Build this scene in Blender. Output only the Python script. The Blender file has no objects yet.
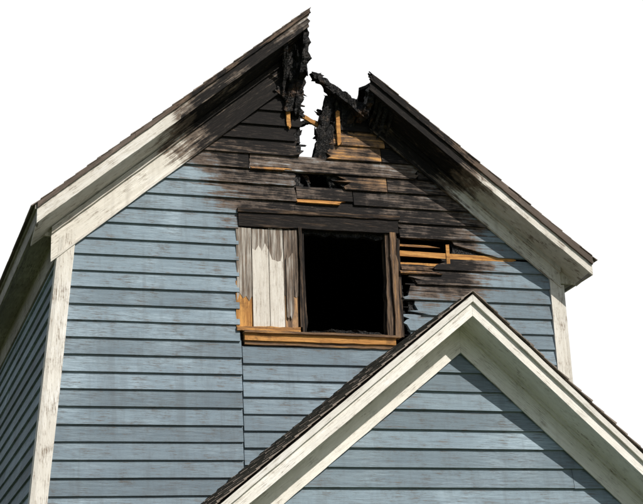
import bpy, math, random
import numpy as np
from mathutils import Vector, Matrix, noise
random.seed(7)
R=random.random
def U(a,b): return a+(b-a)*R()
scene=bpy.context.scene
scene.view_settings.view_transform='Standard'; scene.view_settings.look='None'; scene.view_settings.exposure=0
# ---------------------------------------------------------------- node helpers
class NT:
    def __init__(s,tree): s.t=tree; s.n=tree.nodes; s.l=tree.links
    def new(s,typ,**kw):
        nd=s.n.new(typ)
        for k,v in kw.items(): setattr(nd,k,v)
        return nd
    def put(s,sock,v):
        if hasattr(v,'is_output') : s.l.new(v,sock)
        elif isinstance(v,(tuple,list)) and len(v)==3 and sock.type=='RGBA': sock.default_value=(*v,1)
        else: sock.default_value=v
    def math(s,op,a,b=0.5,c=None,clamp=False):
        nd=s.new('ShaderNodeMath',operation=op,use_clamp=clamp)
        s.put(nd.inputs[0],a); s.put(nd.inputs[1],b)
        if c is not None: s.put(nd.inputs[2],c)
        return nd.outputs[0]
    def rng(s,v,a,b,c=0.,d=1.):
        nd=s.new('ShaderNodeMapRange',interpolation_type='SMOOTHSTEP')
        for i,x in enumerate((v,a,b,c,d)): s.put(nd.inputs[i],x)
        return nd.outputs[0]
    def mix(s,f,a,b,bt='MIX'):
        nd=s.new('ShaderNodeMix',data_type='RGBA',blend_type=bt)
        s.put(nd.inputs[0],f); s.put(nd.inputs[6],a); s.put(nd.inputs[7],b)
        return nd.outputs[2]
    def noise(s,vec,scale=1.,detail=6.,rough=.6,dist=0.):
        nd=s.new('ShaderNodeTexNoise'); s.put(nd.inputs['Vector'],vec)
        nd.inputs['Scale'].default_value=scale; nd.inputs['Detail'].default_value=detail
        nd.inputs['Roughness'].default_value=rough; nd.inputs['Distortion'].default_value=dist
        return nd.outputs[0]
    def mapping(s,vec,scale=(1,1,1),rot=(0,0,0)):
        if any(rot):
            a=s.new('ShaderNodeMapping'); s.put(a.inputs['Vector'],vec); a.inputs['Rotation'].default_value=rot; vec=a.outputs[0]
        b=s.new('ShaderNodeVectorMath',operation='MULTIPLY'); s.put(b.inputs[0],vec); b.inputs[1].default_value=scale
        return b.outputs[0]
    def ell(s,vec,c,r):
        a=s.new('ShaderNodeVectorMath',operation='SUBTRACT'); s.put(a.inputs[0],vec); a.inputs[1].default_value=c
        b=s.new('ShaderNodeVectorMath',operation='DIVIDE'); s.put(b.inputs[0],a.outputs[0]); b.inputs[1].default_value=r
        l=s.new('ShaderNodeVectorMath',operation='LENGTH'); s.put(l.inputs[0],b.outputs[0])
        return l.outputs['Value']
def base_mat(name):
    m=bpy.data.materials.new(name); m.use_nodes=True; t=NT(m.node_tree)
    b=m.node_tree.nodes['Principled BSDF']; b.inputs['Roughness'].default_value=.85
    b.inputs['Specular IOR Level'].default_value=.2
    return m,t,b
def paint_mat(name,paint,paint2,wood,gs,rot=(0,0,0),peel=.5,bump=.35,soot=True,grime=.5,gcol=(.09,.085,.08),drip=0.):
    m,t,b=base_mat(name)
    co=t.new('ShaderNodeTexCoord').outputs['Object']
    at=t.new('ShaderNodeAttribute',attribute_name='tint'); sp=t.new('ShaderNodeSeparateColor'); t.l.new(at.outputs['Color'],sp.inputs[0])
    tr,tg,tb=sp.outputs
    off=t.new('ShaderNodeVectorMath',operation='MULTIPLY_ADD')   # every board gets its own piece of grain
    t.l.new(at.outputs['Color'],off.inputs[0]); off.inputs[1].default_value=(13,0,0); t.l.new(co,off.inputs[2])
    gv=t.mapping(off.outputs[0],gs,rot)
    g=t.noise(gv,1,4,.65,.2)
    fine=t.noise(gv,3.6,3.5,.78)
    bl=t.noise(co,1.3,2,.6)
    bl2=t.noise(co,6,4.5,.7)
    col=t.mix(t.rng(g,.32,.66),paint,paint2)
    col=t.mix(t.rng(bl,.3,.7,0,.55),col,paint2)
    pv=t.math('ADD',t.math('MULTIPLY',fine,.46),t.math('ADD',t.math('MULTIPLY',bl2,.28),t.math('MULTIPLY',g,.26)))
    pk=t.rng(pv,.60-.09*peel,.64-.07*peel)
    wc=t.mix(fine,tuple(x*.5 for x in wood),tuple(x*1.3 for x in wood))
    col=t.mix(t.math('MULTIPLY',pk,.85),col,wc)
    ch=t.math('ADD',t.math('MULTIPLY',fine,.55),t.math('MULTIPLY',bl,.45))
    col=t.mix(t.rng(ch,.48,.36,0,.45),col,tuple(min(.8,x*1.45+.04) for x in paint))
    tv=t.math('MULTIPLY_ADD',tr,.46,.76)
    cv=t.new('ShaderNodeCombineColor'); [t.l.new(tv,cv.inputs[i]) for i in range(3)]
    col=t.mix(1.,col,cv.outputs[0],'MULTIPLY')
    gr=t.rng(t.math('ADD',t.math('MULTIPLY',fine,.6),t.math('MULTIPLY',bl2,.4)),.49,.64,0,grime)
    if drip:
        dn=t.noise(t.mapping(co,(9,9,.7)),1,3,.6); gr=t.math('MAXIMUM',gr,t.rng(dn,.50,.72,0,drip))
    col=t.mix(gr,col,gcol)
    ow=t.mix(t.rng(g,.35,.65),(.60,.31,.095),(.34,.15,.045))
    ow=t.mix(t.rng(fine,.5,.75,0,.75),ow,(.06,.03,.014))
    ow=t.mix(t.rng(bl2,.5,.68,0,.6),ow,(.10,.05,.025))
    col=t.mix(tb,col,ow)
    if soot:
        d1=t.ell(co,(2.97,0,8.28),(1.5,2.5,1.08)); d2=t.ell(co,(3.95,0,6.65),(.75,1,.42)); d3=t.ell(co,(3.3,0,7.15),(1.25,1,.42))
        m1=t.math('DIVIDE',t.math('SUBTRACT',1.47,d1),.58)
        m2=t.math('MULTIPLY',t.math('SUBTRACT',1.35,d2),1.05); m3=t.math('MULTIPLY',t.math('SUBTRACT',1.35,d3),1.35)
        mm=t.math('MAXIMUM',m1,t.math('MAXIMUM',m2,m3))
        cap=t.math('MULTIPLY_ADD',t.rng(d1,1.0,.6),.32,.76)      # brown scorch outside, black char at the core
        mm=t.math('MINIMUM',mm,cap)
        mm=t.math('ADD',t.math('MAXIMUM',mm,-1),tg)
        nz=t.math('ADD',t.math('MULTIPLY',t.math('SUBTRACT',bl2,.5),1.1),t.math('MULTIPLY',t.math('SUBTRACT',g,.5),1.9))
        nz=t.math('ADD',nz,t.math('MULTIPLY',t.math('SUBTRACT',bl,.5),.9))
        mm=t.math('ADD',mm,nz)
    else:
        mm=t.math('ADD',tg,t.math('MULTIPLY',t.math('SUBTRACT',g,.5),1.4))
    brown=t.mix(t.rng(fine,.3,.7),(.036,.024,.017),(.19,.13,.09))
    col=t.mix(t.rng(mm,.10,.55,0,.9),col,brown)
    blk=t.mix(t.rng(fine,.5,.72),(.006,.0055,.0055),(.035,.029,.025))
    col=t.mix(t.rng(mm,.50,.90,0,.97),col,blk)
    t.l.new(col,b.inputs['Base Color'])
    bp=t.new('ShaderNodeBump'); bp.inputs['Strength'].default_value=bump; bp.inputs['Distance'].default_value=.02
    t.l.new(fine,bp.inputs['Height']); t.l.new(bp.outputs[0],b.inputs['Normal'])
    return m
BL=(.245,.308,.348); BL2=(.172,.222,.258); GW=(.21,.195,.175)
m_sid=paint_mat('weathered_blue_siding',BL,BL2,GW,(2.2,8,42),peel=.6,grime=.62,drip=.28)
m_sidL=paint_mat('weathered_blue_siding_side',BL,BL2,GW,(8,2.2,42),peel=.55,grime=.6,drip=.3)
WH=(.71,.68,.615); WH2=(.58,.545,.48); TW=(.27,.22,.175)
m_trL=paint_mat('white_trim_left_rake',WH,WH2,TW,(2.2,8,34),rot=(0,math.atan(.87),0),peel=.42,grime=.6,gcol=(.2,.165,.125),drip=.25)
m_trR=paint_mat('white_trim_right_rake',WH,WH2,TW,(2.2,8,34),rot=(0,-math.atan(.8),0),peel=.5,grime=.65,gcol=(.17,.14,.11),drip=.3)
m_trV=paint_mat('white_trim_vertical',WH,WH2,TW,(30,30,2.2),peel=.6,grime=.65,gcol=(.2,.15,.11))
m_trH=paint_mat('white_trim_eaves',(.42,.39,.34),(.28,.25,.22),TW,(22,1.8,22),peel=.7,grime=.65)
m_brn=paint_mat('weathered_brown_fascia',(.17,.13,.105),(.09,.07,.055),TW,(2.2,8,36),rot=(0,-math.atan(.8),0),peel=.3)
m_brnL=paint_mat('weathered_brown_fascia_west',(.17,.13,.105),(.09,.07,.055),TW,(2.2,8,36),rot=(0,math.atan(.87),0),peel=.3)
m_wood=paint_mat('raw_wood',(.5,.27,.09),(.3,.15,.055),(.26,.13,.05),(2.2,8,34),soot=False,peel=.2)
m_woodV=paint_mat('window_boards',(.62,.59,.53),(.46,.42,.36),(.26,.22,.18),(40,30,2.2),peel=.5,soot=False,gcol=(.2,.15,.11))
def char_mat():
    m,t,b=base_mat('charred_wood'); co=t.new('ShaderNodeTexCoord').outputs['Object']
    v=t.new('ShaderNodeTexVoronoi',feature='DISTANCE_TO_EDGE'); t.l.new(t.mapping(co,(1,1,.6)),v.inputs['Vector']); v.inputs['Scale'].default_value=38
    n=t.noise(co,22,4,.7)
    c=t.mix(t.rng(n,.45,.72),(.005,.005,.005),(.045,.039,.035))
    n2=t.noise(co,5,3,.6)
    c=t.mix(t.rng(n2,.58,.72,0,.6),c,(.10,.055,.03))
    t.l.new(c,b.inputs['Base Color']); b.inputs['Roughness'].default_value=.65
    h=t.math('ADD',t.rng(v.outputs[0],0,.12),t.math('MULTIPLY',n,.6))
    bp=t.new('ShaderNodeBump'); bp.inputs['Strength'].default_value=.7; bp.inputs['Distance'].default_value=.015
    t.l.new(h,bp.inputs['Height']); t.l.new(bp.outputs[0],b.inputs['Normal']); return m
m_char=char_mat()
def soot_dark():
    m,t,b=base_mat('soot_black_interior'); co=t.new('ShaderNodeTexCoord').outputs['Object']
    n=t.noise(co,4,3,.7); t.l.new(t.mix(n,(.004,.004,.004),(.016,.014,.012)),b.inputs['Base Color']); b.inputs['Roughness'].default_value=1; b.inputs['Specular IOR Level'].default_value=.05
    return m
m_int=soot_dark()
def shingle_mat():
    m,t,b=base_mat('asphalt_shingles'); co=t.new('ShaderNodeTexCoord').outputs['Object']
    at=t.new('ShaderNodeAttribute',attribute_name='tint'); sp=t.new('ShaderNodeSeparateColor'); t.l.new(at.outputs['Color'],sp.inputs[0])
    n=t.noise(co,60,3,.8); n2=t.noise(co,3,3,.6)
    c=t.mix(sp.outputs[0],(.07,.056,.047),(.26,.21,.175))
    c=t.mix(t.rng(n,.35,.7,0,.6),c,(.32,.275,.235)); c=t.mix(t.rng(n2,.5,.7,0,.4),c,(.07,.06,.05))
    t.l.new(c,b.inputs['Base Color']); bp=t.new('ShaderNodeBump'); bp.inputs['Distance'].default_value=.008; bp.inputs['Strength'].default_value=.7
    t.l.new(n,bp.inputs['Height']); t.l.new(bp.outputs[0],b.inputs['Normal']); return m
m_sh=shingle_mat()
def grass_mat():
    m,t,b=base_mat('grass_ground'); co=t.new('ShaderNodeTexCoord').outputs['Object']
    n=t.noise(co,.6,5,.7); n2=t.noise(co,30,3,.7)
    c=t.mix(t.rng(n,.35,.65),(.05,.085,.025),(.10,.10,.045)); c=t.mix(t.rng(n2,.4,.7,0,.6),c,(.03,.05,.015))
    t.l.new(c,b.inputs['Base Color']); return m
# ---------------------------------------------------------------- mesh builder
house=bpy.data.objects.new('burnt_house',None); scene.collection.objects.link(house)
front=lambda u,o,z:(u,-o,z)
class M:
    def __init__(s,T=front): s.v=[];s.f=[];s.c=[];s.T=T
    def add(s,vs,fs,col):
        b=len(s.v); s.v+= [tuple(s.T(*v)) for v in vs]; s.f+=[tuple(b+i for i in f) for f in fs]; s.c+=[col]*len(fs)
    def prism(s,poly,of,ob,col=(.5,0,0)):
        if len(poly)<3: return
        n=len(poly); F=of if callable(of) else (lambda u,z:of); B=ob if callable(ob) else (lambda u,z:ob)
        vs=[(u,F(u,z),z) for u,z in poly]+[(u,B(u,z),z) for u,z in poly]
        fs=[tuple(range(n)),tuple(range(2*n-1,n-1,-1))]+[(i,(i+1)%n,n+(i+1)%n,n+i) for i in range(n)]
        s.add(vs,fs,col)
    def hexa(s,p,col=(.5,0,0)):
        s.add(p,[(0,1,2,3),(7,6,5,4),(0,4,5,1),(1,5,6,2),(2,6,7,3),(3,7,4,0)],col)
    def box(s,a,b,col=(.5,0,0)):
        x0,y0,z0=a;x1,y1,z1=b
        s.hexa([(x0,y0,z0),(x1,y0,z0),(x1,y1,z0),(x0,y1,z0),(x0,y0,z1),(x1,y0,z1),(x1,y1,z1),(x0,y1,z1)],col)
    def rough(s,A,B,w,h,seg=14,amp=.25,col=(.5,0,0),bend=.03,taper=(1,1),up=None):
        A=Vector(A);B=Vector(B);d=(B-A).normalized(); up=Vector(up) if up else (Vector((0,1,0)) if abs(d.y)<.9 else Vector((1,0,0)))
        a=d.cross(up).normalized(); b=d.cross(a).normalized(); sd=Vector((U(0,50),U(0,50),U(0,50)))
        prof=[(-1,-1),(-.3,-1.05),(.4,-1),(1,-1),(1.05,0),(1,1),(.3,1.03),(-.4,1),(-1,1),(-1.04,0)]
        vs=[];n=len(prof)
        for i in range(seg+1):
            t=i/seg; P=A.lerp(B,t)+a*math.sin(t*3.1)*bend*U(.9,1.1)+b*noise.noise(sd+Vector((t*3,0,0)))*bend
            k=taper[0]+(taper[1]-taper[0])*t
            for j,(p,q) in enumerate(prof):
                nn=noise.noise(sd+Vector((p*1.5,q*1.5,t*seg*.45)))*amp*2+U(-.5,.5)*amp
                kk=k*(1+nn); e=0
                if i in(0,seg): e=U(-1,1)*w*.7
                vs.append(tuple(P+a*p*w*.5*kk+b*q*h*.5*kk+d*e))
        fs=[]
        for i in range(seg):
            for j in range(n):
                fs.append((i*n+j,i*n+(j+1)%n,(i+1)*n+(j+1)%n,(i+1)*n+j))
        fs.append(tuple(range(n-1,-1,-1))); fs.append(tuple(range(seg*n,seg*n+n)))
        T=s.T; s.T=lambda x,y,z:(x,y,z); s.add(vs,fs,col); s.T=T
    def done(s,name,mat,parent=house):
        import bmesh
        me=bpy.data.meshes.new(name); me.from_pydata(s.v,[],s.f)
        ca=me.color_attributes.new('tint','FLOAT_COLOR','CORNER')
        arr=[]
        for p,c in zip(me.polygons,s.c): arr+= [c[0],c[1],c[2],1.]*p.loop_total
        ca.data.foreach_set('color',arr)
        bm=bmesh.new(); bm.from_mesh(me); bmesh.ops.recalc_face_normals(bm,faces=bm.faces); bm.to_mesh(me); bm.free()
        me.materials.append(mat); o=bpy.data.objects.new(name,me); scene.collection.objects.link(o); o.parent=parent; return o
def clip(poly,a,b,c):   # keep a*x+b*z<=c
    out=[];n=len(poly)
    for i in range(n):
        p=poly[i];q=poly[(i+1)%n]; dp=a*p[0]+b*p[1]-c; dq=a*q[0]+b*q[1]-c
        if dp<=0: out.append(p)
        if dp*dq<0:
            t=dp/(dp-dq); out.append((p[0]+(q[0]-p[0])*t,p[1]+(q[1]-p[1])*t))
    return out
# ---------------------------------------------------------------- geometry constants (metres)
H=.172
KL,BLc=.880,6.985      # left wood roof line z=BLc+KL*x
KR,BR=.768,11.205      # right wood roof line z=BR-KR*x
rl=lambda x:BLc+KL*x
rr=lambda x:BR-KR*x
OH=.365; XL,XR=-.19,5.83; XP=2.66; XB=3.32   # XB: broken start of right roof
xl=lambda z:.11-.08*(6.52-z)
WR=5.60; DEP=8.0
SHR=.03
def jag(x,za,zb,j,n=5):
    """splintered board end: a slanted break with a few long slivers"""
    ts=[0]+sorted(R() for _ in range(n+1))+[1]; sl=U(-1,1)*j; out=[]
    for i,t in enumerate(ts):
        sp=(U(.3,1.6) if R()<.35 else U(-.4,.4))*j*(1 if R()<.6 else -1)
        out.append((x+sl*(t-.5)*1.6+(sp if 0<i<len(ts)-1 else U(-.3,.3)*j),za+(zb-za)*t))
    return out
def board(m,x0,x1,v0,v1,jl=0,jr=0,col=None,shear=SHR,clips=(),tap=None,lift=0,off=0.):
    z=lambda x,v:v+shear*x
    dz=U(-.003,.003); tl=U(-.0015,.0015)
    left=jag(x0,v0,v1,jl) if jl else [(x0,v0),(x0,v1)]
    right=jag(x1,v1,v0,jr) if jr else [(x1,v1),(x1,v0)]
    nmid=max(1,int((x1-x0)/.3))
    bot=[(x1-(x1-x0)*i/nmid,v0+U(-.0012,.0012)) for i in range(1,nmid)]
    poly=[(x,z(x,v)+dz+tl*(x-x0)) for x,v in left+right+bot]
    if tap: poly=clip(poly,*tap)
    for c in clips:
        poly=clip(poly,*c)
        if len(poly)<3: return
    if col is None: col=(R(),U(-.06,.06),0)
    o1=U(-.001,.003)+lift
    f=lambda u,zz:off+.008+o1+.027*(v1+shear*u-zz)/(v1-v0)
    m.prism(poly,f,off-.012,col)
def lrun(m,x0,x1,v0,v1,**k):
    """a course of siding made of several boards with butt joints"""
    x=x0
    while x<x1-.01:
        L=U(2.2,4.8); e=min(x1,x+L)
        if x1-e<.6: e=x1
        kk=dict(k)
        if x>x0: kk['jl']=0
        if e<x1: kk['jr']=0
        board(m,x+(.002 if x>x0 else 0),e,v0,v1+.012,**kk); x=e+.002
# ---------------------------------------------------------------- main front wall
ms=M()
V0=6.966
FL=.52; FR=.34    # siding stops this far below the roof line (behind the frieze)
clips=[(-KL,1,BLc-FL),(KR,1,BR-FR)]
for k in range(-41,10):
    v0=V0+k*H; v1=v0+H; zc=v0+SHR*2.8
    xa=xl(zc)+.10; xb=WR-.08
    bd=lambda a,b,**q: lrun(ms,a,b,v0,v1,clips=clips,**q)
    if k<-8:
        bd(xa,1.935)
        sh=-.055
        lrun(ms,1.945,3.72,v0+sh,v1+sh,clips=clips); bd(3.722,xb)
    elif k<0:
        bd(xa,1.92)
        if k==-1: board(ms,3.72,xb,v0+.0,v1+.012,clips=clips,jl=.03,col=(.5,.12,0))
        elif k==-2: board(ms,4.35,xb,v0,v1+.012,clips=clips,jl=.04,tap=(-.22,-1,-(.22*4.2+v1+.14-.02)))
        elif k==-3:
            board(ms,4.16,xb,v0,v1-.03,clips=clips,jl=.09,col=(.5,.1,0))
            board(ms,3.72,4.02,v0-.02,v0+.05,clips=clips,jr=.07,col=(.6,-.1,.9))
        elif k==-4:
            board(ms,3.84,xb,v0,v1+.0,clips=clips,jl=.07); board(ms,3.70,4.12,v0+.11,v0+.145,col=(.8,-.35,1),jr=.05,lift=.016)
        elif k==-5: board(ms,3.74,xb,v0,v1+.012,clips=clips,jl=.04)
        elif k==-6: board(ms,3.88,xb,v0,v1+.012,clips=clips,jl=.08)
        elif k==-7: board(ms,3.76,xb,v0,v1+.012,clips=clips,jl=.05,col=(.4,.2,0))
        else: board(ms,3.80,xb,v0,v1+.012,clips=clips,jl=.05)
    elif k==0: bd(xa,xb,col=(.4,.15,0))
    elif k==1:
        board(ms,xa,2.56,v0,v1+.012,clips=clips,jr=.02); board(ms,2.57,3.2,v0+.035,v1+.012,clips=clips); board(ms,3.21,xb,v0,v1+.012,clips=clips)
        board(ms,2.56,3.06,v0-.012,v0+.035,col=(.9,-.8,1),jl=.02,jr=.03,lift=.014)
    elif k==2:
        board(ms,xa,2.56,v0,v1+.012,clips=clips,jr=.05,col=(.6,-.05,0)); board(ms,3.08,3.60,v0,v1+.012,clips=clips,jl=.07,col=(.5,-.3,.85)); board(ms,3.61,xb,v0,v1+.012,clips=clips)
    elif k==3:
        board(ms,xa,2.05,v0,v1+.012,clips=clips); board(ms,2.06,3.95,v0,v1+.012,clips=clips,col=(.9,-.38,.2),jl=.01,jr=.03); board(ms,3.97,xb,v0,v1,clips=clips)
        board(ms,2.06,2.45,v0-.005,v0+.035,col=(.8,-.7,1),jl=.02,jr=.05,lift=.016)
    else:
        ls={4:2.61,5:2.55,6:2.62,7:2.56,8:2.59,9:2.55}[k]; rs={4:2.93,5:2.98,6:3.06,7:3.10,8:3.2,9:3.3}[k]
        board(ms,xa,ls,v0,v1+.012,clips=clips,jr=.06,col=(R(),(-.1 if k==4 else .1) if k<6 else .3,.25 if k<6 else 0))
        if k in(4,5): 
            board(ms,rs,rs+.62,v0,v1+.012,clips=clips,jl=.06,col=(.6,-.55,.95)); board(ms,rs+.63,xb,v0,v1+.012,clips=clips)
        else: board(ms,rs,xb,v0,v1+.012,clips=clips,jl=.06)
ms.done('front_siding',m_sid)
# charred sheathing behind siding edges (set back)
mc=M()
for k in range(-8,10):
    v0=V0+k*H; v1=v0+H
    def sh(a,b): 
        board(mc,a,b,v0,v1-.006,jl=.06,jr=.06,clips=clips,off=-.034)
    if k<0: sh(.3,1.98); sh(U(4.3,4.5) if k in(-2,-3) else U(3.76,3.86),5.5)
    elif k in(2,): sh(.3,2.62); sh(3.05,5.5)
    elif k<4: sh(.3,5.4)
    else: sh(1.2,{4:2.66,5:2.62,6:2.64,7:2.64,8:2.6,9:2.6}[k]); sh({4:2.88,5:2.94,6:2.98,7:3.1,8:3.2,9:3.3}[k],4.6)
for x in (2.5,3.05,3.75,4.35,4.95):
    zt=min(rl(x),rr(x))-.3
    mc.rough((x,.10,6.0 if x>3.4 else 7.1),(x,.10,zt),.05,.09,seg=16,amp=.12)
def plank(A,B,w,h=.022,amp=.22,up=None,tp=(1,.7)): mc.rough(A,B,w,h,seg=max(8,int((Vector(B)-Vector(A)).length/.035)),amp=amp,bend=.015,taper=tp,up=up)
# rafter pair end and hanging sheathing at the ridge (left of the gap)
mc.rough((2.63,-.30,9.22),(2.615,-.20,8.62),.085,.13,seg=26,amp=.28,taper=(.55,1.15),bend=.015)
mc.rough((2.61,-.18,8.85),(2.58,-.05,8.22),.11,.12,seg=24,amp=.32,taper=(1.1,.6),bend=.02)
mc.rough((2.54,-.12,8.80),(2.50,-.04,8.25),.12,.10,seg=20,amp=.26)
for i in range(9):
    x=2.40+.028*i+U(-.01,.01); z1=rl(x)-.2; plank((x,U(-.3,-.1),z1),(x+U(-.03,.04),U(-.14,-.02),z1-U(.25,.62)),U(.03,.06),.03,amp=.3,tp=(1,.35))
plank((2.35,-.03,8.62),(2.66,-.03,8.44),.09); plank((2.40,-.05,8.48),(2.65,-.02,8.22),.08)
plank((2.55,.0,8.3),(2.60,.03,7.95),.09,.04,amp=.35)
# lump of ridge/rafter lying across the gap
mc.rough((2.785,-.12,8.675),(2.98,-.12,8.50),.075,.09,seg=12,amp=.3,taper=(.9,1.1),bend=.012)
mc.rough((2.96,-.12,8.53),(3.31,-.14,8.26),.085,.10,seg=18,amp=.28,taper=(1,1.2),bend=.012)
plank((2.775,-.14,8.63),(2.86,-.1,8.69),.06,.05,amp=.3)
plank((2.83,-.16,8.60),(3.20,-.16,8.40),.05,.03)
for (xa_,za_,xb_,zb_,w_) in ((2.98,8.50,2.86,8.02,.11),(3.03,8.48,2.93,7.98,.09),(3.08,8.44,3.02,7.85,.09),(3.15,8.40,3.10,7.95,.10),(3.22,8.36,3.19,7.98,.10),(2.90,8.20,2.80,7.66,.10),(2.86,8.05,2.88,7.62,.11),(2.95,8.1,2.92,7.60,.12),(3.28,8.36,3.30,8.02,.10)):
    plank((xa_,U(-.10,.0),za_),(xb_,U(.0,.06),zb_),w_,U(.03,.06),amp=.28,tp=(1,.75))
plank((2.84,.03,8.33),(3.12,.03,8.12),.06,.03); plank((2.82,.0,7.98),(3.02,.0,8.16),.05,.03)
mc.rough((2.50,.06,8.05),(2.84,.06,8.20),.045,.05,seg=14,amp=.3)
mc.rough((2.52,.05,7.62),(2.65,.05,8.06),.06,.06,seg=14,amp=.35)
mc.rough((3.36,-.30,8.50),(3.30,-.08,8.22),.07,.14,seg=14,amp=.28)
for i in range(6):
    x=3.34+.05*i; z1=rr(x)-.17; plank((x,-.28,z1),(x+U(-.05,.02),-.08,z1-U(.12,.3)),.05,.03,amp=.3,tp=(1,.4))
plank((2.9,.05,7.80),(3.0,.05,7.42),.09,.04,amp=.35); plank((2.66,.05,7.58),(2.74,.05,7.43),.05,.03)
# rafters, left slope whole, right slope broken
for y in [.5+.6*i for i in range(12)]:
    mc.rough((.1,y,rl(.1)-.13),(2.64,y,rl(2.64)-.13),.12,.05,seg=20,amp=.1)
    xs={0:3.5,1:3.7,2:3.62,3:3.3}.get(int((y-.5)/.6+.01),2.72)
    mc.rough((xs,y,rr(xs)-.13),(5.5,y,rr(5.5)-.13),.12,.05,seg=20,amp=.12)
mc.done('charred_framing',m_char)
mo=M()
mo.prism([(3.70,6.705),(3.72,6.765),(4.4,6.775),(5.02,6.785),(5.10,6.76),(5.04,6.735),(4.3,6.712)],.010,-.01,(.9,-.4,1))
mo.prism([(3.70,6.60),(3.72,6.635),(4.2,6.65),(4.9,6.70),(4.9,6.685),(4.2,6.62)],.004,-.012,(.6,-.1,1))
mo.prism([(3.70,6.82),(3.70,6.842),(4.05,6.85),(4.2,6.835),(4.0,6.825)],.0,-.014,(.5,.2,1))
mo.prism([(4.255,6.62),(4.255,6.87),(4.295,6.875),(4.295,6.63)],.020,.0101,(.9,-.3,1))
mo.rough((3.065,-.05,7.92),(3.06,-.05,8.30),.045,.02,seg=12,amp=.12,col=(.9,-.2,1),bend=.004)
mo.rough((2.50,-.045,8.06),(2.495,-.045,8.42),.045,.02,seg=12,amp=.12,col=(.8,.0,1),bend=.004)
mo.rough((2.66,.03,8.25),(2.86,.03,8.14),.045,.03,seg=8,amp=.15,col=(.7,.0,1),bend=.003)
mo.done('exposed_lath_and_studs',m_wood)
# ---------------------------------------------------------------- window
mw=M()
def vb(x0,x1,z0,z1,o,th,col,j=.01):
    mw.prism(jag(x0,z0,z1,j*.3,6)+jag(x1,z1,z0,j*.3,6),o,o-th,col)
def vbe(x0,x1,z0,z1,o,th,col,jt=.02,jb=.02):
    """vertical board with splintered top / bottom"""
    n=5
    bot=[(x0+(x1-x0)*i/n,z0+U(-1,1)*jb) for i in range(n+1)]; top=[(x1-(x1-x0)*i/n,z1+U(-1,1)*jt) for i in range(n+1)]
    mw.prism(bot+top,o,o-th,col)
vbe(1.895,2.055,6.12,6.87,.030,.03,(.35,.36,0),.005,.05); vbe(1.885,2.050,5.80,6.32,.026,.03,(.6,-.05,1),.05,.01)
vbe(2.065,2.24,5.80,6.66,.026,.03,(.95,-.35,0),.06,.01); vbe(2.065,2.24,6.56,6.88,.022,.03,(.3,.38,0),.01,.0)
vbe(2.247,2.40,5.80,6.60,.028,.03,(.98,-.40,0),.08,.01); vbe(2.247,2.40,6.48,6.89,.023,.03,(.4,.40,0),.01,.0)
vbe(2.41,2.56,6.15,6.89,.022,.03,(.2,.60,0),.01,.05); vbe(2.41,2.555,5.80,6.22,.018,.03,(.5,.35,.8),.01,.01)
vbe(2.425,2.50,5.95,6.6,.04,.015,(.3,.46,0),.04,.05)
mw.done('window_side_boards',m_woodV)
mw=M()
def hb(x0,x1,z0,z1,o,th,col,j=.01,s=.034):
    n=14
    top=[(x1-(x1-x0)*i/n,z1+s*((x1-(x1-x0)*i/n)-x0)+U(-j,j)*.5) for i in range(n+1)]
    bot=[(x0+(x1-x0)*i/n,z0+s*((x0+(x1-x0)*i/n)-x0)+U(-j,j)*.5) for i in range(n+1)]
    mw.prism(bot+top,o,o-th,col)
hb(1.92,3.70,6.885,7.045,.045,.05,(.3,.95,0)); hb(1.91,3.72,7.035,7.075,.062,.07,(.5,.80,0))
hb(1.885,2.58,5.752,5.80,.05,.05,(.5,.2,1),.014)
hb(1.96,3.60,5.655,5.735,.055,.06,(1.,-.35,1),.008,.025); hb(1.95,3.62,5.73,5.752,.085,.09,(.6,.45,.8),.006,.025); hb(1.965,3.58,5.615,5.652,.035,.04,(.5,.4,.6),.01,.025)
mw.done('window_header_and_sill',m_wood)
m_woodS=paint_mat('scorched_casing_wood',(.3,.2,.12),(.18,.11,.06),(.2,.12,.07),(34,20,2.2),soot=False,peel=.2)
mw=M()
vb(2.565,2.60,5.76,6.92,.05,.10,(.3,.75,.3),.03); vb(3.60,3.665,5.78,6.95,.05,.10,(.6,.50,.6),.03); vb(3.545,3.60,5.78,6.95,.02,.10,(.2,.70,.3),.04)
vb(2.60,2.64,5.78,6.95,.0,.10,(.3,.9,0),.05)
vb(3.67,3.72,5.8,6.9,.012,.03,(.4,.8,.4),.04)
mw.done('window_casing',m_woodS)
mw=M()
hb(2.6,3.6,6.86,6.95,-.02,.05,(.3,.9,0),.05)
mw.rough((2.62,.05,5.78),(3.58,.05,5.81),.04,.08,seg=30,amp=.3)
mw.rough((2.62,.05,6.90),(3.58,.05,6.93),.05,.06,seg=34,amp=.6)
mw.done('burnt_window_remains',m_char)
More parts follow.
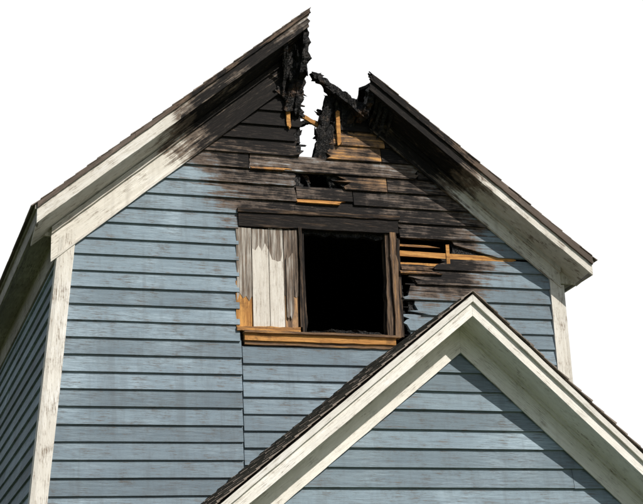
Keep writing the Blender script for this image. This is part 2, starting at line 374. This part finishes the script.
# ---------------------------------------------------------------- rakes
def rake(side):
    L=side=='L'; line=rl if L else rr
    a,b=(XL,XP) if L else (XB,XR)
    mat=m_trL if L else m_trR
    def strip(m,x0,x1,dt,db,of,ob,col,jx=0,n=26,wav=.0):
        top=[];bot=[]
        for i in range(n+1):
            x=x0+(x1-x0)*i/n; top.append((x,line(x)-dt+U(-wav,wav)))
            bot.append((x,line(x)-db+U(-wav,wav)))
        if jx:
            if L: end=[(x1+U(-jx,jx*.6),line(x1)-dt-(db-dt)*i/6) for i in range(1,6)]; poly=top+end+bot[::-1]
            else: end=[(x0+U(-jx*.6,jx),line(x0)-db+(db-dt)*i/6) for i in range(1,6)]; poly=top+bot[::-1]+end
        else: poly=top+bot[::-1]
        m.prism(poly,of,ob,col)
    m=M()
    fh=.20
    def segs(m,dt,db,of,ob,cols,**k):
        n=len(cols)
        for i,c in enumerate(cols):
            x0=a+(b-a)*i/n; x1=a+(b-a)*(i+1)/n
            last=(i==n-1) if L else (i==0)
            strip(m,x0+(.002 if i else 0),x1,dt,db,of,ob,c,jx=(.03 if last else 0),**k)
    segs(m,.0,fh,OH,OH-.03,[(.6,-.1,0),(.75,.05,0)] if L else [(.4,.15,0),(.6,.05,0)],wav=.0025)
    m.done('rake_fascia_'+('west' if L else 'east'),mat)
    m=M()
    segs(m,-.004,.05 if L else .085,OH+.025,OH+.0005,[(.5,.0,0),(.35,.0,0),(.3,0,0)],wav=.0025)
    m.done('rake_moulding_'+('west' if L else 'east'),m_brnL if L else m_brn)
    m=M(); dr=.13 if L else .03
    x0,x1=(XL,2.64) if L else (XB+.04,XR)
    n=10
    for i in range(n):
        xa=x0+(x1-x0)*i/n; xb=x0+(x1-x0)*(i+1)/n
        g=[(xa,OH-.0305,line(xa)-fh+.02),(xb,OH-.0305,line(xb)-fh+.02),(xb,-.02,line(xb)-fh-dr+.02),(xa,-.02,line(xa)-fh-dr+.02)]
        m.hexa(g+[(u,o,z+.02) for u,o,z in g],(.3,.05,0))
    xs0,xs1=(.0,2.58) if L else (3.42,WR)
    f0=fh+dr-.04; f1=f0+(.36 if L else .25)
    strip(m,xs0,xs1,f0,f1,.045,.0305,(.8,-.0,0),jx=.05,wav=.003)
    strip(m,xs0,xs1,f0,f0+.07,.075,.0455,(.3,.05,0),jx=.04,wav=.003)
    strip(m,xs0,xs1,f1-.03,f1,.058,.0455,(.6,-.0,0),jx=.04,wav=.003)
    m.done('rake_soffit_and_frieze_'+('west' if L else 'east'),mat)
rake('L'); rake('R')
# ---------------------------------------------------------------- eaves
m=M(lambda x,y,z:(x,y,z))
ze=rl(XL)
m.box((XL-.0,-OH+.031,ze-.20),(XL+.025,DEP+.3,ze-.01),(.3,.1,0))
m.box((XL-.02,-OH+.0,ze-.06),(XL-.0005,DEP+.3,ze+.004),(.1,.3,0))
m.box((XL+.0255,0.,ze-.175),(.16,DEP,ze-.155),(.2,.1,0))
zr=rr(XR)
m.box((XR-.025,-OH+.031,zr-.20),(XR,DEP+.3,zr-.01),(.3,.1,0))
m.box((XR+.0005,-OH,zr-.06),(XR+.02,DEP+.3,zr+.004),(.1,.3,0))
m.box((WR-.05,0,zr-.175),(XR-.0255,DEP,zr-.155),(.5,0,0))
m.box((.05,-.0,ze-.42),(.075,DEP,ze-.175),(.3,0,0))
m.done('eaves',m_trH)
m=M()
m.prism([(XL+.002,ze-.199),(.20,ze-.20),(.20,rl(.20)-.25)],.012,-.01,(.6,0,0))
m.prism([(XR-.002,zr-.199),(WR-.05,zr-.20),(WR-.05,rr(WR-.05)-.15)],.012,-.01,(.6,0,0))
m.done('eave_returns',m_trV)
m=M()
n=12
pl=[(xl(z),z) for z in np.linspace(0,6.66,n)]; pr=[(xl(z)+.125+U(-.002,.002),z) for z in np.linspace(6.72,0,n)]
m.prism(pl+pr,.046,-.01,(.75,-.05,0))
m.prism([(WR-.13,0),(WR-.13,6.75),(WR,6.62),(WR,0)],.046,-.01,(.6,-.0,0))
m.T=lambda u,o,z:(xl(z)-o,u,z)
m.prism([(-.0455,0),(-.0455,6.6),(.09,6.6),(.09,0)],.04,.0,(.4,.05,0))
m.T=lambda u,o,z:(WR+o,u,z)
m.prism([(-.0455,0),(-.0455,6.5),(.09,6.5),(.09,0)],.04,.0,(.4,.05,0))
m.done('corner_boards',m_trV)
m=M(lambda u,o,z:(xl(z)-o,u,z))
for k in range(0,39):
    lrun(m,.09,DEP,k*H-.02,k*H+H-.02,shear=0,clips=[(0,1,6.58)])
m.T=lambda u,o,z:(WR+o,u,z)
for k in range(0,38): lrun(m,.09,DEP,k*H,k*H+H,shear=0,clips=[(0,1,6.5)])
m.T=lambda u,o,z:(u,DEP+o,z)
for k in range(0,55): lrun(m,0,WR,k*H,k*H+H,shear=0,clips=[(-KL,1,BLc-.1),(KR,1,BR-.1)])
m.done('side_siding',m_sidL)
# ---------------------------------------------------------------- roofs
m=M(lambda x,y,z:(x,y,z))
ys=[-OH+.002]+[-.2+.35*i for i in range(24)]+[DEP+.3]
pts=[(y,XP+.02+(U(-.05,.03) if y<3 else .02)) for y in ys]
for (y0,x0),(y1,x1) in zip(pts,pts[1:]):
    g=[(XL,y0,rl(XL)-.035),(x0,y0,rl(x0)-.035),(x1,y1,rl(x1)-.035),(XL,y1,rl(XL)-.035)]
    m.hexa(g+[(a,b,c+.033) for a,b,c in g])
brk=lambda y: float(np.interp(y,[-.4,.3,1.0,1.8,2.3,2.7,3.0],[XB,3.42,3.60,3.58,3.2,2.95,2.70]))
ys=[-OH+.002]+[-.25+.12*i for i in range(28)]+[3.2,5,DEP+.3]
pts=[(y,brk(y)+(U(-.05,.05) if -.3<y<3 else 0)) for y in ys]
for (y0,x0),(y1,x1) in zip(pts,pts[1:]):
    g=[(x0,y0,rr(x0)-.035),(XR,y0,rr(XR)-.035),(XR,y1,rr(XR)-.035),(x1,y1,rr(x1)-.035)]
    m.hexa(g+[(a,b,c+.033) for a,b,c in g])
m.done('roof_deck',m_char)
def shingles(name,x0,x1,z0,z1,y0,y1,skip=None,ex=.145,tabw=(.14,.32),edge=.03,thk=(.010,.017)):
    """ridge at (x0,z0), eave at (x1,z1); courses run along y"""
    m=M(lambda x,y,z:(x,y,z)); D=Vector((x1-x0,0,z1-z0)); Ls=D.length; D/=Ls; N=Vector((-D.z,0,D.x)); 
    if N.z<0: N=-N
    s=0
    while s<Ls:
        y=y0-edge+U(-.006,.006)
        while y<y1:
            w=min(U(*tabw),y1-y); e=U(-.008,.008); th=U(*thk)
            sa=max(0,s-.03); sb=min(Ls+.03,s+ex+e); b=Vector((x0,0,z0))
            if not(skip and skip(x0+D.x*(s+ex*.5),y+w*.5)):
                def P(ss,yy,h): v=b+D*ss+N*h; return (v.x,yy,v.z)
                m.hexa([P(sa,y,.001),P(sb,y,.006),P(sb,y+w-.004,.006),P(sa,y+w-.004,.001),P(sa,y,.005),P(sb,y,.008+th),P(sb,y+w-.004,.008+th),P(sa,y+w-.004,.005)],(R(),0,0))
            y+=w
        s+=ex
    m.done(name,m_sh)
shingles('roof_shingles_west',XP+.02,XL-.03,rl(XP+.02),rl(XL-.03),-OH,DEP+.3,tabw=(.25,.6),skip=lambda x,y:x>2.5 and y<2.5 and R()<.4,thk=(.004,.008))
shingles('roof_shingles_east',2.72,XR+.03,rr(2.72),rr(XR+.03),-OH,DEP+.3,tabw=(.25,.6),skip=lambda x,y:x<brk(y)+.08,thk=(.004,.008))
# ---------------------------------------------------------------- interior
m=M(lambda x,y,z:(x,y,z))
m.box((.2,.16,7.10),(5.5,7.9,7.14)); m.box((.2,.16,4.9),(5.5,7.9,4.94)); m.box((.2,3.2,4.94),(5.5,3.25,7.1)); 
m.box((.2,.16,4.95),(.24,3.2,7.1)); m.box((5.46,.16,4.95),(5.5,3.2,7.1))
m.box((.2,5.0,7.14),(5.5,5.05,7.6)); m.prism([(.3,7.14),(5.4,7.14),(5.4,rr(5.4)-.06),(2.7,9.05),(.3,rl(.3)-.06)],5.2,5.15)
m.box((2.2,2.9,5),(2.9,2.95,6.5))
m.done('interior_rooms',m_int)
# ---------------------------------------------------------------- front wing (small gable)
PO=2.45; PY=PO-.35; px,pz=3.355,5.475; kl,kr=.818,.89
PL,PR=.6,5.9
pl_=lambda x:pz-kl*(px-x); pr_=lambda x:pz-kr*(x-px)
m=M()
cl=[(-kl,1,pz-kl*px-.36),(kr,1,pz+kr*px-.36)]
WX0,WX1=.85,5.65
for k in range(0,33):
    v0=k*H-.03; lrun(m,WX0,WX1,v0,v0+H,shear=.02,clips=cl,off=PY,)
m.T=lambda u,o,z:(WX0-o,u,z)
for k in range(0,22): lrun(m,-PY,0,k*H-.03,k*H+H-.03,shear=0,clips=[(0,1,3.35)])
m.T=lambda u,o,z:(WX1+o,u,z)
for k in range(0,22): lrun(m,-PY,0,k*H-.03,k*H+H-.03,shear=0,clips=[(0,1,3.3)])
m.done('wing_siding',paint_mat('weathered_blue_siding_wing',BL,BL2,GW,(2.2,8,42),peel=.5,soot=False,grime=.55,drip=.25))
WHc=(.76,.73,.67); WHd=(.66,.63,.57)
for side in 'LR':
    L=side=='L'; line=pl_ if L else pr_; x0,x1=(PL,px) if L else (px,PR)
    mat=paint_mat('white_trim_wing_'+side,WHc,WHd,TW,(2.2,8,34),rot=(0,math.atan(.83)*(1 if L else -1),0),peel=.28,soot=False,grime=.42,gcol=(.2,.165,.125),drip=.12)
    def strip(m,a,b,dt,db,of,ob,col,wav=.002,n=24):
        top=[(a+(b-a)*i/n,line(a+(b-a)*i/n)-dt+(U(-wav,wav) if 0<i<n else 0)) for i in range(n+1)]
        bot=[(a+(b-a)*i/n,line(a+(b-a)*i/n)-db+(U(-wav,wav) if 0<i<n else 0)) for i in range(n+1)]
        m.prism(top+bot[::-1],of,ob,col)
    m=M()
    xa,xb=(x0,x1-.001) if L else (x0+.001,x1)
    strip(m,xa,xb,.0,.185,PO,PO-.03,(.8,-.15,0)); strip(m,xa,xb,-.004,.06,PO+.028,PO+.0005,(.5,0,0))
    g=[(xa,PO-.0305,line(xa)-.165),(xb,PO-.0305,line(xb)-.165),(xb,PY-.02,line(xb)-.195),(xa,PY-.02,line(xa)-.195)]
    m.hexa(g+[(u,o,z+.02) for u,o,z in g],(.8,-.1,0))
    strip(m,xa,xb,.17,.44,PY+.049,PY+.0345,(.85,-.15,0)); strip(m,xa,xb,.17,.225,PY+.079,PY+.0495,(.6,-.05,0))
    m.done('wing_rake_trim_'+('west' if L else 'east'),mat)
    m=M(lambda x,y,z:(x,y,z)); 
    g=[(xa,-PO,line(xa)+.001),(xb,-PO,line(xb)+.001),(xb,-.03,line(xb)+.001),(xa,-.03,line(xa)+.001)]
    m.hexa(g+[(a,b,c+.028) for a,b,c in g]); m.done('wing_roof_deck_'+('west' if L else 'east'),m_int)
shingles('wing_shingles_west',px,PL-.03,pz+.029,pl_(PL-.03)+.029,-PO,-.02,tabw=(.12,.3),edge=.04)
shingles('wing_shingles_east',px,PR+.03,pz+.029,pr_(PR+.03)+.029,-PO,-.02,tabw=(.12,.3),edge=.04)
# ---------------------------------------------------------------- ground
me=bpy.data.meshes.new('ground'); me.from_pydata([(-600,-600,0),(600,-600,0),(600,600,0),(-600,600,0)],[],[(0,1,2,3)]); me.materials.append(grass_mat())
scene.collection.objects.link(bpy.data.objects.new('ground',me))
# ---------------------------------------------------------------- light
sd=Vector((.5,-1,.95)).normalized()
ld=bpy.data.lights.new('sun','SUN'); ld.energy=4.7; ld.angle=math.radians(.6); ld.color=(1,.955,.89)
lo=bpy.data.objects.new('sun',ld); lo.rotation_euler=(-sd).to_track_quat('-Z','Y').to_euler(); lo.location=(8,-12,14); scene.collection.objects.link(lo)
w=bpy.data.worlds.new('World'); scene.world=w; w.use_nodes=True; t=NT(w.node_tree); bg=w.node_tree.nodes['Background']
sky=t.new('ShaderNodeTexSky',sky_type='NISHITA'); sky.sun_disc=False; sky.sun_elevation=math.asin(sd.z); sky.sun_rotation=math.atan2(sd.x,sd.y)
gen=t.new('ShaderNodeTexCoord').outputs['Generated']; sx=t.new('ShaderNodeSeparateXYZ'); t.l.new(gen,sx.inputs[0])
bg.inputs['Strength'].default_value=.09; t.l.new(sky.outputs[0],bg.inputs['Color'])
bg2=t.new('ShaderNodeBackground'); bg2.inputs['Color'].default_value=(1,1,1,1); bg2.inputs['Strength'].default_value=1.05
mx=t.new('ShaderNodeMixShader'); t.l.new(t.rng(sx.outputs[1],.3,.62),mx.inputs[0]); t.l.new(bg.outputs[0],mx.inputs[1]); t.l.new(bg2.outputs[0],mx.inputs[2])
t.l.new(mx.outputs[0],w.node_tree.nodes['World Output'].inputs['Surface'])
# ---------------------------------------------------------------- camera
yaw,pit,roll=.34105,.33537,-.03748
fw=Vector((math.sin(yaw)*math.cos(pit),math.cos(yaw)*math.cos(pit),math.sin(pit)))
r=Vector((math.cos(yaw),-math.sin(yaw),0)); u=r.cross(fw)
r2=r*math.cos(roll)+u*math.sin(roll); u2=-r*math.sin(roll)+u*math.cos(roll)
cd=bpy.data.cameras.new('camera'); cd.sensor_width=36; cd.lens=1469.7/643*36; cd.clip_end=2000; cd.clip_start=.1
co=bpy.data.objects.new('camera',cd); scene.collection.objects.link(co)
mt=Matrix((r2,u2,-fw)).transposed().to_4x4(); mt.translation=Vector((-2.0431,-13.73722,1.6)); co.matrix_world=mt
scene.camera=co
